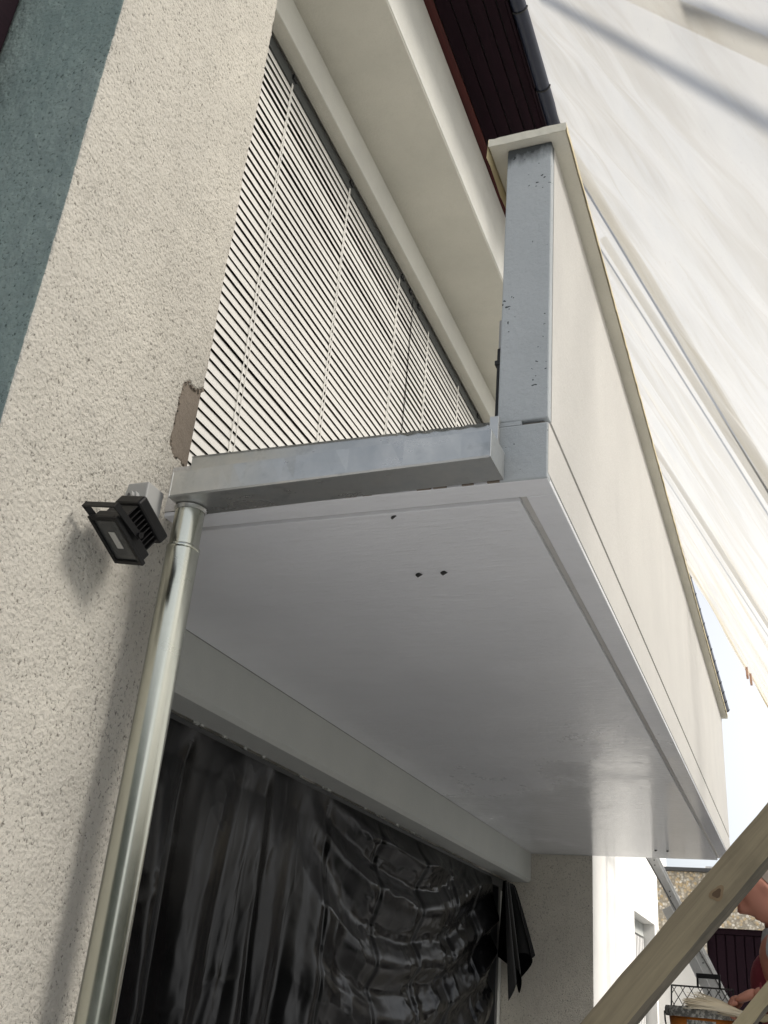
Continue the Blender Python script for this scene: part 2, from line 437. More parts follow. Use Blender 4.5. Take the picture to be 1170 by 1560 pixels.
# ------------------------------------------------------------------ the house
XW = -1.63       # outer wall plane
XL = -2.108      # front of beam and lintel
XB = -2.20       # blinds
DX = -0.50       # outer face of the balcony
Y0 = 2.171; Y1 = 8.72
ZS = 1.20        # balcony soffit
house = thing('house', (-3.2, 6.0, -1.2), 'pale rendered house with a projecting balcony, roughcast piers and dark boarded eaves', 'house')

# near pier: swept outline with a really uneven roughcast skin and the broken-off plaster at its corner
patch_poly = [(2.262, 1.700), (2.205, 1.660), (2.165, 1.668), (2.140, 1.640), (2.132, 1.560), (2.128, 1.480), (2.135, 1.425), (2.168, 1.395), (2.20, 1.405), (2.262, 1.390)]
def near_pier():
    step = .008
    segs = [((-4.2, 1.5), (-2.3, 1.5), .12), ((-2.3, 1.5), (XW - .004, 1.5), step), ((XW, 1.504), (XW, 2.238), step),
            ((XW - .012, 2.25), (-2.4, 2.25), .05)]
    pts = []
    for a, b, st in segs:
        a = np.array(a); b = np.array(b); n = max(2, int(round(np.linalg.norm(b - a) / st)) + 1)
        for k in range(n): pts.append(a + (b - a) * k / (n - 1))
    pts = np.array(pts)
    d = np.gradient(pts, axis=0); nrm = np.stack([d[:, 1], -d[:, 0]], 1); nrm /= np.linalg.norm(nrm, axis=1)[:, None] + 1e-9
    s = np.concatenate([[0], np.cumsum(np.linalg.norm(np.diff(pts, axis=0), axis=1))])
    z = np.concatenate([np.arange(-1.2, -.32, .08), np.arange(-.32, 3.75, step), np.arange(3.76, 5.35, .1), [5.36]])
    S, Z = np.meshgrid(s, z, indexing='ij')
    disp = .0035 * fbm(S * 42, Z * 42, 3, 3, .7) + .004 * fbm(S * 6, Z * 6, 11, 3)
    # cut-out where the plaster has broken off
    PY = np.repeat(pts[:, 1][:, None], len(z), 1); PX = np.repeat(pts[:, 0][:, None], len(z), 1)
    jit = .006 * fbm(S * 60, Z * 60, 21, 2)
    ins = inpoly(PY + jit, Z + jit, patch_poly) & (PX > XW - .05)
    disp = np.where(ins, -.014, disp)
    V = np.stack([PX + nrm[:, 0][:, None] * disp, PY + nrm[:, 1][:, None] * disp, Z], -1).reshape(-1, 3)
    F = grid_faces(len(pts), len(z))
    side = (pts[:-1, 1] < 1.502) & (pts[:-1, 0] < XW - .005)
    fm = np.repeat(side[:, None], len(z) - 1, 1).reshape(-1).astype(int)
    return obj('pier', V, F, None, house, smooth=True, mats=[M['stucco'], M['stucco_side_shade']], fmat=fm)
near_pier()
# bare mortar under the broken plaster
pp = np.array(patch_poly); my, mz = np.meshgrid(np.linspace(2.10, 2.243, 30), np.linspace(1.36, 1.72, 70), indexing='ij')
mv = np.stack([XW - .0075 + .0030 * fbm(my * 40, mz * 22, 5, 4, .65), my, mz], -1).reshape(-1, 3)
mf = [f for f in grid_faces(30, 70)]
def keep(f):
    c = mv[f].mean(0); return bool(inpoly(np.array([c[1]]), np.array([c[2]]), patch_poly)[0])
mf = [f for f in mf if keep(f)]
obj('mortar_patch', mv, mf, M['mortar'], house, smooth=True)['label'] = 'grey brown bare mortar where the plaster has broken off'
mbx = MB(); r_ = np.random.default_rng(5)
for i in range(len(patch_poly) - 1):
    a_ = np.array(patch_poly[i]); b_ = np.array(patch_poly[i + 1])
    if a_[0] > 2.25 and b_[0] > 2.25: continue
    for _ in range(int(np.linalg.norm(b_ - a_) / .006)):
        q = a_ + (b_ - a_) * r_.random() + r_.normal(0, .0035, 2); h_ = .0012 + .0035 * r_.random()
        if q[0] > 2.244: continue
        mbx.obox((XW - .004, q[0], q[1]), (.003, 0, 0), (0, h_, h_ * .5), (0, -h_ * .4, h_ * 1.3))
mbx.build('broken_edge', M['mortar'], house)['kind'] = 'stuff'
mb = MB(); mb.box(XW - .06, XW - .010, 2.2435, 2.2465, 1.40, 1.70); mb.build('plaster_bead', M['grey_pl'], house)

# brown timber at the far left
box('timber_post', -2.32, -2.06, 1.40, 1.492, -1.2, 5.3, M['eaves'], house, .006)

# far pier and wall beyond it (with the slatted door opening)
def rough_face(name, p0, p1, z0, z1, n, mt, amp=.004, st=.03):
    p0 = np.array(p0); p1 = np.array(p1); L = np.linalg.norm(p1 - p0)
    u = np.linspace(0, L, max(2, int(L / st))); zz = np.linspace(z0, z1, max(2, int((z1 - z0) / st)))
    U, Z = np.meshgrid(u, zz, indexing='ij'); d = amp * fbm(U * 28, Z * 28, 9, 3, .7)
    V = np.stack([p0[0] + (p1 - p0)[0] * U / L + n[0] * d, p0[1] + (p1 - p0)[1] * U / L + n[1] * d, Z], -1).reshape(-1, 3)
    return obj(name, V, grid_faces(len(u), len(zz)), mt, house, True)
XF = -1.595
MB().box(-2.6, XF, 8.724, 11.0, -1.2, 5.34).build('pier', M['white_wall'], house)
rough_face('pier_render', (-2.45, 8.718), (XF, 8.718), -1.2, 1.198, (0, -1), M['stucco'], .005)
MB().box(-2.6, XF, 11.001, 12.55, 1.0, 5.34).build('wall', M['white_wall'], house)
MB().box(-2.6, XF, 12.551, 12.9, -1.2, 5.34).build('wall', M['white_wall'], house)
MB().box(-2.9, -2.25, 12.903, 19.6, -1.2, 5.34).build('wall', M['white_wall'], house)
# slatted white door in the opening
door = MB().box(-1.80, -1.76, 11.003, 12.548, -1.18, .86).build('slatted_door', M['frame_dark'], house)
MB().box(-1.83, -1.72, 11.003, 12.548, .865, .997).build('door_head', M['beam'], door)
k = 0
yy = 11.04
proto = None
while yy < 12.5:
    if proto is None:
        proto = MB().box(-1.755, -1.715, yy, yy + .055, -1.15, .84).build('bar', M['white_bar'], door)
    else:
        c = proto.copy(); C.objects.link(c); c.location.y = proto.location.y + (yy - 11.04)
    yy += .115
# lower storey back: beam over the masked opening, frame, glass
bm_beam = MB()
prof = [(XL, ZS), (XL, .985), (XL - .022, .965), (-2.285, .965), (-2.285, ZS)]
def extr(mbx, prof, y0, y1, flip=False):
    n = len(prof); v = [(x, y0, z) for x, z in prof] + [(x, y1, z) for x, z in prof]
    f = [tuple(range(n)), tuple(range(2 * n - 1, n - 1, -1))] + [(i, i + n, (i + 1) % n + n, (i + 1) % n) for i in range(n)]
    return mbx.add(v, f)
extr(bm_beam, prof, 2.252, 8.712).build('beam', M['beam'], house)
# ragged drip of mortar along the beam's inner edge
mbx = MB()
for _ in range(22):
    y = 2.6 + 6 * rng.random(); l = .01 + .035 * rng.random()
    mbx.box(-2.287, -2.279, y, y + l, .957 - .004 * rng.random(), .966)
mbx.build('mortar_crumbs', M['beam'], house)['kind'] = 'stuff'
wf = MB()
wf.box(-2.35, -2.292, 2.26, 8.71, .885, .955)
wf.box(-2.35, -2.292, 8.36, 8.43, -1.2, .884)
lw = wf.build('window_frame', M['frame_dark'], house)
box('pane', -2.36, -2.352, 2.26, 8.71, -1.2, .95, M['dark'], lw)
box('jamb', -2.46, -2.345, 8.44, 8.71, -1.2, .95, M['beam'], house)

# balcony slab and its soffit with the drip grooves
slab = MB().box(XL + .001, DX, Y0, Y1 - .004, ZS + .016, 1.362).build('balcony_slab', M['parapet'], house)
def soffit_plate(name, x0, x1, y0, y1, mt=None):
    return MB().box(x0, x1, y0, y1, ZS, ZS + .015).build(name, mt or M['soffit'], house, bevel=.003, seg=2)
soffit_plate('soffit', XL + .002, -.600, 2.284, Y1 - .008)
soffit_plate('soffit_border', XL + .002, DX - .002, Y0 + .002, 2.262)
soffit_plate('soffit_border', -.578, DX - .002, 2.263, Y1 - .008)
# plugs left in the soffit
for px_, py_ in ((-1.026, 2.706), (-.943, 2.704), (-.958, 2.30), (-1.02, 8.28), (-.933, 8.296)):
    s_ = .011 if py_ > 2.5 else .006
    MB().tube([(px_, py_, ZS + .004), (px_ - .012, py_ + .004, ZS - .006)], [s_, s_ * .55], 7).build('plug_hole', M['wire'], house)
# slab end and outer edge skins
MB().box(-.637, DX - .001, Y0 - .003, Y0 + .03, ZS + .001, 1.364).build('slab_end', M['parapet_end'], house, bevel=.004)
# parapet above the joint
joint = MB()
joint.box(-.625, DX - .014, Y0 + .03, Y1 - .006, 1.3625, 1.3765)
joint.box(-.570, DX - .014, Y0 + .012, Y0 + .03, 1.3635, 1.3755)
joint.build('joint', M['joint'], house)
MB().box(-.637, -.572, Y0 - .002, Y0 + .03, 1.3645, 1.3765).build('joint_fill', M['parapet_end'], house)
par = MB().box(-.637, DX, Y0 + .031, Y1 - .004, 1.377, 2.350).build('parapet', M['parapet'], house)
MB().box(-.637, DX - .001, Y0 - .002, Y0 + .03, 1.377, 2.349).build('parapet_end', M['parapet_end'], house, bevel=.004)
# coping with masking tape round its edges
cop = MB().box(-.690, -.454, 2.142, 8.76, 2.352, 2.378).build('coping', M['coping'], house, bevel=.003)
def tape_strip(path_fn, L, n, h, mt, seed, thick=.0015):
    r = np.random.default_rng(seed); v = []; f = []
    for i in range(n + 1):
        s = L * i / n; (x, y), (nx, ny) = path_fn(s)
        zt = 2.382 + .0012 * r.standard_normal(); zb = 2.352 - h * (.8 + .5 * r.random())
        off = .0035 + .0025 * r.random()
        v += [(x + nx * .002, y + ny * .002, zt), (x + nx * off, y + ny * off, zb)]
    for i in range(n): f.append((2 * i, 2 * i + 1, 2 * i + 3, 2 * i + 2))
    return v, f
v, f = tape_strip(lambda s: ((-.454, 2.142 + s), (1, 0)), 6.6, 160, .006, None, 1)
obj('masking_tape', v, f, M['tape'], cop)
v, f = tape_strip(lambda s: ((-.690 + s, 2.142), (0, -1)), .238, 14, .004, None, 2)
obj('masking_tape', v, f, M['coping'], cop)
v, f = tape_strip(lambda s: ((-.690, 2.142 + s), (-1, 0)), 1.2, 30, .045, None, 3)
obj('masking_tape', v, f, M['tape'], cop)
# black edge strip at the parapet's inner corner, above the gutter
es = MB().box(-.654, -.639, 2.20, 2.216, 1.385, 1.64); es.box(-.660, -.639, 2.198, 2.218, 1.585, 1.60); es.box(-.660, -.636, 2.198, 2.218, 1.40, 1.416)
es = es.build('edge_strip', M['dark'], house, bevel=.002)
MB().box(-.6505, -.6415, 2.20, 2.212, 1.641, 1.735).build('strip_trim', M['grey_pl'], es)

# upper loggia: lintel, ceiling, slab front, window wall
MB().box(-2.19, XL, 2.252, 8.712, 4.50, 4.73).build('lintel', M['smooth_lit'], house, bevel=.004)
obj('lintel_underside', [(-2.19, 2.252, 4.498), (XL - .006, 2.252, 4.498), (XL - .006, 8.712, 4.498), (-2.19, 8.712, 4.498)], [(0, 1, 2, 3)], M['smooth'], house)  # sheet in the darker plaster: underside shade put into the colour
MB().box(-2.6, XW - .003, 2.252, 8.712, 4.731, 5.33).build('loggia_ceiling', M['smooth'], house, bevel=.008, seg=3)
obj('slab_front', [(XW, 2.245, 4.745), (XW, 8.712, 4.745), (XW, 8.712, 5.335), (XW, 2.245, 5.335)], [(0, 1, 2, 3)], M['smooth_lit'], house)
wu = MB().box(-2.60, -2.34, 2.252, 8.712, 1.363, 1.45); wu.box(-2.37, -2.31, 2.252, 2.33, 1.45, 4.49); wu.box(-2.37, -2.31, 5.24, 5.32, 1.45, 4.49); wu.box(-2.37, -2.31, 8.63, 8.71, 1.45, 4.49)
wu = wu.build('window_frame', M['frame_dark'], house)
box('pane', -2.36, -2.35, 2.33, 5.24, 1.45, 4.49, M['glass'], wu)
box('pane', -2.36, -2.35, 5.32, 8.63, 1.45, 4.49, M['glass'], wu)

# eaves: boards running along the wall, fascia, gutter with brackets, and the roof
YE0, YE1 = .6, 19.55
edges = [-1.652, -1.575, -1.482, -1.389, -1.296, -1.225, -1.170]
for i in range(len(edges) - 1):
    MB().box(edges[i] + .004, edges[i + 1] - .004, YE0, YE1, 5.345 + .003 * (i % 2), 5.365).build('eaves_board', M['eaves_red'] if i == 0 else M['eaves'], house, bevel=.002, seg=1)
MB().box(-1.65, -1.170, YE0, YE1, 5.366, 5.38).build('eaves_backing', M['dark'], house)
fas = MB().box(-1.169, -1.155, YE0, YE1, 5.33, 5.50).build('fascia', M['eaves'], house)
gp = []
for k in range(13):
    a = math.pi * (1 + k / 12); gp.append((-1.105 + .046 * math.cos(a), 5.375 + .046 * math.sin(a)))
gp_in = [(-1.105 + (x + 1.105) * .95, 5.375 + (z - 5.375) * .95) for x, z in gp][::-1]
gmb = extr(MB(), gp + gp_in, YE0, YE1); gmb.v = [(x + (y - 4.5) * .0060, y, z + (y - 4.5) * .003) for x, y, z in gmb.v]
gt = gmb.build('eaves_gutter', M['navy'], house); shade_auto(gt, 35)
hp = None
for i in range(32):
    y = YE0 + .3 + i * .6
    if hp is None:
        ring = [(-1.1272 + .0485 * math.cos(math.pi * (1 + k / 12)), y, 5.364 + .0485 * math.sin(math.pi * (1 + k / 12))) for k in range(13)]
        hp = MB().tube(ring, .006, 6).build('gutter_bracket', M['dark'], gt)
    else:
        c = hp.copy(); C.objects.link(c); c.location = hp.location + Vector((i * .6 * .0060, i * .6, i * .6 * .003))
rf = MB(); rf.add([(-1.09, YE0, 5.45), (-1.09, YE1, 5.45), (-6.5, YE1, 8.2), (-6.5, YE0, 8.2), (-1.09, YE0, 5.50), (-1.09, YE1, 5.50), (-6.5, YE1, 8.3), (-6.5, YE0, 8.3)],
       [(0, 1, 2, 3), (7, 6, 5, 4), (0, 4, 5, 1), (1, 5, 6, 2), (2, 6, 7, 3), (3, 7, 4, 0)])
rf.build('roof', M['tile'], house)
MB().box(-6.5, -2.61, 1.5, 12.9, -1.2, 5.33).build('rear_block', M['white_wall'], house)

# ------------------------------------------------------------------ venetian blinds
def blind(y0, y1, label, cords, brackets):
    t = thing('venetian_blind', (XB, (y0 + y1) / 2, 1.375), label, 'blind', 'venetian blinds in the loggia window')
    pitch = .0519; wd = .0545; th = math.radians(77)
    ux, uz = -math.cos(th), math.sin(th)          # from the low outer edge up and in
    nx, nz = math.sin(th), math.cos(th)
    prof = []
    for k in range(5):
        q = k / 4; bow = .0028 * (1 - (2 * q - 1) ** 2)
        prof.append((ux * wd * q + nx * bow, uz * wd * q + nz * bow))
    back = [(x - nx * .0006, z - nz * .0006) for x, z in prof][::-1]
    z = 1.400; first = None; n = 0
    while z < 4.375:
        if first is None:
            first = extr(MB(), [(XB + x, z + zz) for x, zz in prof + back], y0, y1).build('slat', M['slat'], t); z0 = z
            base = Vector(first.location)
        else:
            c = first.copy(); C.objects.link(c)
            c.location = (base.x + random.gauss(0, .0006), base.y, base.z + (z - z0))
            c.rotation_euler = (random.gauss(0, .00035), random.gauss(0, .028), 0)
        z += pitch
    box('headrail', -2.240, -2.203, y0, y1, 4.418, 4.497, M['rail_grey'], t, .002)
    box('bottom_rail', -2.222, -2.188, y0, y1, 1.372, 1.392, M['slat'], t, .002)
    for yc in cords:
        MB().tube([(XB + .0045, yc, 1.38), (XB + .0045, yc, 4.42)], .0030, 5).build('cord', M['cord'], t)
        MB().tube([(XB + .004, yc + .05, 1.38), (XB + .004, yc + .028, 3.0), (XB + .004, yc + .01, 4.42)], .0022, 5).build('cord', M['cord'], t)
    for yb in brackets:
        MB().box(-2.2045, -2.192, yb - .02, yb + .02, 4.462, 4.494).build('bracket', M['dark'], t)
blind(2.27, 5.262, 'white slatted venetian blind beside the near roughcast pier, closed', (3.29, 4.10, 4.98), (3.31, 4.12))
blind(5.282, 8.69, 'white slatted venetian blind beyond the thin dark joint, towards the parapet', (5.60, 6.34, 7.3), (5.04, 5.2, 5.38, 6.9))

# ------------------------------------------------------------------ balcony gutter and its flashing
gut = thing('balcony_gutter', (-1.07, 2.10, 1.19), 'square grey metal gutter across the end of the balcony', 'gutter')
xl, xr, yf, yb = -1.530, -.613, 2.040, 2.163
def gz(x): return 1.1885 + (x - xl) / (xr - xl) * .0155
H = .0765
tr = MB()
def sheet(mbx, quad, th):
    a, b, c, d = [Vector(q) for q in quad]; n = (b - a).cross(d - a).normalized() * th
    v = [a, b, c, d, a + n, b + n, c + n, d + n]
    mbx.add(v, [(0, 3, 2, 1), (4, 5, 6, 7), (0, 1, 5, 4), (1, 2, 6, 5), (2, 3, 7, 6), (3, 0, 4, 7)])
bmx = bmesh.new()
prof_o = [(yf, H), (yf, 0.004), (yf + .004, 0), (yb, 0), (yb, H), (yb - .002, H), (yb - .002, .002), (yf + .0055, .002), (yf + .002, .0055), (yf + .002, H - .004), (yf + .010, H - .003), (yf + .010, H)]
nP = len(prof_o); nx = 24
vs = []
for i in range(nx + 1):
    x = xl + (xr - xl) * i / nx
    wob = .0012 * math.sin(i * .9) + .0008 * math.sin(i * 2.3)
    for (y, z) in prof_o: vs.append((x, y + (wob if y < yf + .02 and z > .03 else 0), gz(x) + z))
fs = []
for i in range(nx):
    for k in range(nP): fs.append((i * nP + k, i * nP + (k + 1) % nP, (i + 1) * nP + (k + 1) % nP, (i + 1) * nP + k))
tr.add(vs, fs)
tr.build('trough', M['zinc'], gut)
for xe in (xl, xr - .002):
    MB().box(xe - .0015, xe + .0025, yf - .001, yb + .001, gz(xe) - .001, gz(xe) + H + .001).build('end_cap', M['zinc'], gut, bevel=.0012)
ft = []; n = 90; fv = []; ff = []
for i in range(n + 1):
    x = -1.566 + (.925) * i / n; top = 1.387 - .010 * i / n
    bend = 0
    if i > 62: top += .004 * math.sin(i * 1.3) * rng.random() - .003; bend = .006 * rng.random()
    fv += [(x, 2.165, 1.24), (x, 2.165, top - .004), (x, 2.160 - bend, top), (x, 2.169, 1.24), (x, 2.169, top - .002), (x, 2.169, top + .001)]
for i in range(n):
    a = 6 * i; b = a + 6
    ff += [(a, b, b + 1, a + 1), (a + 1, b + 1, b + 2, a + 2), (a + 2, b + 2, b + 5, a + 5), (a + 5, b + 5, b + 4, a + 4), (a + 4, b + 4, b + 3, a + 3)]
obj('flashing', fv, ff, M['zinc'], gut)
MB().box(-.652, -.628, 2.150, 2.167, 1.30, 1.388).build('corner_piece', M['zinc'], gut, bevel=.001)
mbx = MB()
for _ in range(9):
    x = xl + (xr - xl) * rng.random(); l = .01 + .05 * rng.random()
    mbx.box(x, x + l, 2.1655, 2.172, ZS + .001, ZS + .006 * rng.random() + .003)
mbx.build('mortar_crumbs', M['mortar'], gut)['kind'] = 'stuff'
# ------------------------------------------------------------------ downpipe
dp = thing('downpipe', (-1.508, 2.122, -1.2), 'round metal downpipe running down beside the roughcast pier', 'downpipe')
ax = (-1.508, 2.122)
o = MB().tube([(*ax, 1.06), (*ax, 1.195)], .0415, 40, False).build('outlet', M['pipe'], dp); shade_auto(o)
o = MB().tube([(*ax, -1.2), (*ax, .2), (*ax, 1.064)], .0455, 48, True).build('pipe', M['pipe'], dp); shade_auto(o)
o = MB().tube([(*ax, 1.055), (*ax, 1.0585), (*ax, 1.065), (*ax, 1.0685)], [.0455, .0468, .0468, .0445], 48, False).build('collar', M['pipe'], dp); shade_auto(o, 60)
o = MB().tube([(*ax, 1.176), (*ax, 1.181), (*ax, 1.1865)], [.0425, .044, .0465], 40, False).build('flange', M['zinc'], dp); shade_auto(o)
o = MB().tube([(*ax, -.62), (*ax, -.59)], .049, 36, True); o.tube([(XW, 2.098, -.605), (ax[0] - .04, 2.098, -.605)], .007, 8); o.build('pipe_clip', M['zinc'], dp)

# ------------------------------------------------------------------ floodlight on the pier
fl = thing('floodlight', (XW, 2.02, 1.12), 'black floodlight with a U bracket on a small grey box, fixed to the roughcast pier', 'floodlight')
Ld = Vector((0.05, .88, -.47)).normalized()       # long side of the lamp's front
d_ = Vector((-.26, -.39, -.88)); d_ = (d_ - Ld * d_.dot(Ld)).normalized()   # the way it shines
Sd = d_.cross(Ld).normalized()
if Sd.x < 0: Sd = -Sd
fc = Vector((-1.532, 1.868, .979))                 # centre of the front glass
def fbx(mbx, c, l, s, t):                          # box in the lamp's frame
    return mbx.obox(c, Ld * l, Sd * s, d_ * t)
hl, hs = .076, .054
body = fbx(MB(), fc - d_ * .018, hl * .92, hs * .9, .014).build('housing', M['black_pl'], fl, bevel=.004)
fr = MB()
fbx(fr, fc + Sd * (hs - .006), hl, .006, .006); fbx(fr, fc - Sd * (hs - .006), hl, .006, .006)
fbx(fr, fc + Ld * (hl - .006), .006, hs - .012, .006); fbx(fr, fc - Ld * (hl - .006), .006, hs - .012, .006)
fr.build('front_frame', M['black_pl'], fl, bevel=.0015)
fbx(MB(), fc - d_ * .001, hl - .012, hs - .012, .0015).build('glass', M['lens'], fl)
fbx(MB(), fc + d_ * .0014, .026, .011, .0008).build('led', M['led'], fl)
fin0 = None
for i in range(9):
    p = fc - d_ * .052 + Ld * ((i - 4) * .0135)
    if fin0 is None:
        fin0 = fbx(MB(), p, .0016, hs * .86, .021).build('fin', M['black_pl'], fl); b0 = Vector(fin0.location); p0 = p
    else:
        c = fin0.copy(); C.objects.link(c); c.location = b0 + (p - p0)
fbx(MB(), fc - d_ * .092 + Ld * .004 + Sd * .004, .066, .047, .017).build('driver_box', M['black_pl'], fl, bevel=.006)
# U bracket: two arms from pivots on the short sides, joined by a bar in front/left
pa = fc - d_ * .024 + Sd * (hs + .006); pb = fc - d_ * .024 - Sd * (hs + .006)
out = (-Ld * .95 + d_ * .12).normalized() * .104
br = MB()
def bar(a, b, wv, th):
    a = Vector(a); b = Vector(b); dd = (b - a).normalized(); wv = (wv - dd * wv.dot(dd)).normalized(); nn = dd.cross(wv)
    br.obox((a + b) / 2, dd * ((b - a).length / 2 + th), wv * .009, nn * th)
bar(pa + Ld * .006, pa + out, d_, .0022); bar(pb + Ld * .006, pb + out, d_, .0022); bar(pa + out, pb + out, d_, .0022)
br.build('bracket', M['black_pl'], fl, bevel=.0008)
for p, sg in ((pa, 1), (pb, -1)):
    MB().tube([p, p + Sd * sg * .010], .008, 10).build('knob', M['black_pl'], fl)
# grey connection box on the wall, cable gland
MB().box(XW - .01, XW + .068, 1.985, 2.062, 1.128, 1.212).build('junction_box', M['grey_pl'], fl, bevel=.004)
jb = MB().tube([(XW + .03, 1.989, 1.165), (XW + .03, 1.970, 1.165)], .017, 14); jb.tube([(XW + .03, 1.97, 1.165), (XW + .03, 1.958, 1.165)], .011, 12)
jb.build('cable_gland', M['grey_pl'], fl)
cab = [(XW + .03, 1.96, 1.165), (XW + .045, 1.938, 1.13), (XW + .07, 1.935, 1.085), tuple(fc - d_ * .075 - Ld * .05)]
MB().tube(cab, .0035, 8).build('cable', M['wire'], fl, smooth=True)
MB().tube([(XW + .04, 2.03, 1.13), tuple(fc - d_ * .095 + Ld * .01)], .011, 10).build('arm', M['black_pl'], fl)

# ------------------------------------------------------------------ black masking sheet over the lower opening
ps = thing('plastic_sheet', (-2.27, 5.4, -1.2), 'glossy black plastic sheet hung creased over the opening under the balcony', 'plastic sheet')
def drape():
    ny, nz = 420, 190
    y = np.linspace(2.30, 8.10, ny); z = np.linspace(-1.18, .93, nz)
    Y, Z = np.meshgrid(y, z, indexing='ij')
    top = np.clip((.93 - Z) / 2.1, 0, 1)
    wr = np.clip((Y - 4.5) / 1.2, 0, 1); wr = wr * wr * (3 - 2 * wr)
    wl = 1 - wr
    # swags hung between y 4.6 and 8.1
    u = np.clip((Y - 4.4) / 3.75, 0, 1)
    sag = .62 * (1 - (2 * u - 1) ** 2) * (1 - .35 * u)
    W = Z + sag                                    # constant along a swag
    ph = W / .36 + .8 * fbm(Y * .55, W * 1.1, 31, 3)
    tri = lambda p: np.abs(((p + .5) % 1) - .5) * 2          # 0 at crest lines
    cc = 1 - tri(ph); cr = cc * cc * (3 - 2 * cc)
    sw = (.066 * cr + .005 * (1 - tri(ph * 2.3 + .7 * fbm(Y * .8, W * 2, 33, 2))) ** 2) * (1 - .35 * top)
    fan = Y + .16 * np.clip(.93 - Z, 0, 3) * np.sin(Y * 1.7 + .6)
    q1 = fan / .52 + .5 * fbm(Y * .8, Z * .5, 41, 3); q2 = fan / .23 + .9 * fbm(Y * .9, Z * .7, 43, 2)
    lf = (.040 * (.5 - .5 * np.cos(2 * np.pi * q1)) + .011 * (.5 - .5 * np.cos(2 * np.pi * q2))) * np.clip(.2 + top * 1.5, 0, 1)
    d = wl * lf + wr * (sw + .25 * lf)
    # sharp fold lines of the unrolled film
    for yc in (3.55, 4.27, 4.95, 5.63, 6.32, 6.98, 7.62):
        q = (Y - yc - .02 * fbm(Z * 1.6, Z * 0 + yc, 53, 3)) / .04
        d += -.010 * np.exp(-np.abs(q)) + .008 * np.tanh(q * 2) * np.exp(-np.abs(q) * .5)
    # crumples, drawn out along the run of the folds
    a1 = 1 - np.abs(fbm(Y * 1.5 + .3 * W, W * 5.2, 61, 4, .55)); a2 = 1 - np.abs(fbm(fan * 5.0, Z * 1.3, 63, 4, .55))
    d += wr * (.006 * a1 ** 7 + .004 * a1 ** 20) + wl * .003 * a2 ** 6
    d += (.3 + .7 * wr) * .010 * np.clip(1 - np.abs(fbm(Y * 3.4 + Z, Z * 3.4 - .6 * Y, 65, 3, .5)) * 2.2, 0, 1) ** 2 * np.clip(fbm(Y * 1.1, Z * 1.1, 67, 2) * 3, 0, 1)
    d += .06 * fbm(Y * .6, Z * .6, 77, 2) - .03
    X = -2.235 + d - .03
    X = np.minimum(X, -2.175)
    fade = np.clip((Z - .80) / .13, 0, 1)
    X = X * (1 - fade) + (-2.285) * fade
    # right end pulled up to the knot
    V = np.stack([X, Y, Z], -1).reshape(-1, 3)
    obj('sheet', V, grid_faces(ny, nz), M['polythene'], ps, True)
drape()
def flap():
    # bunched tail of the sheet hanging from the knot by the far pier
    n, mz = 60, 40; V = []
    for i in range(n):
        q = i / (n - 1)
        for k in range(mz):
            t_ = k / (mz - 1)
            yb_ = 7.92 + .80 * q; yt = 8.03 + .30 * q
            yk = yt + (yb_ - yt) * t_ ** .8
            zt = .90; zb = .05 + .28 * abs(math.sin(q * 7.3)) + .12 * q
            z = zt + (zb - zt) * t_
            x = -2.16 + .10 * math.sin(q * 6 * math.pi + .6) * (.25 + .75 * t_) * (.7 + .3 * math.sin(q * 9)) + .05 * t_
            V.append((x, yk, z))
    obj('hanging_flap', V, grid_faces(n, mz), M['polythene'], ps, True)
flap()

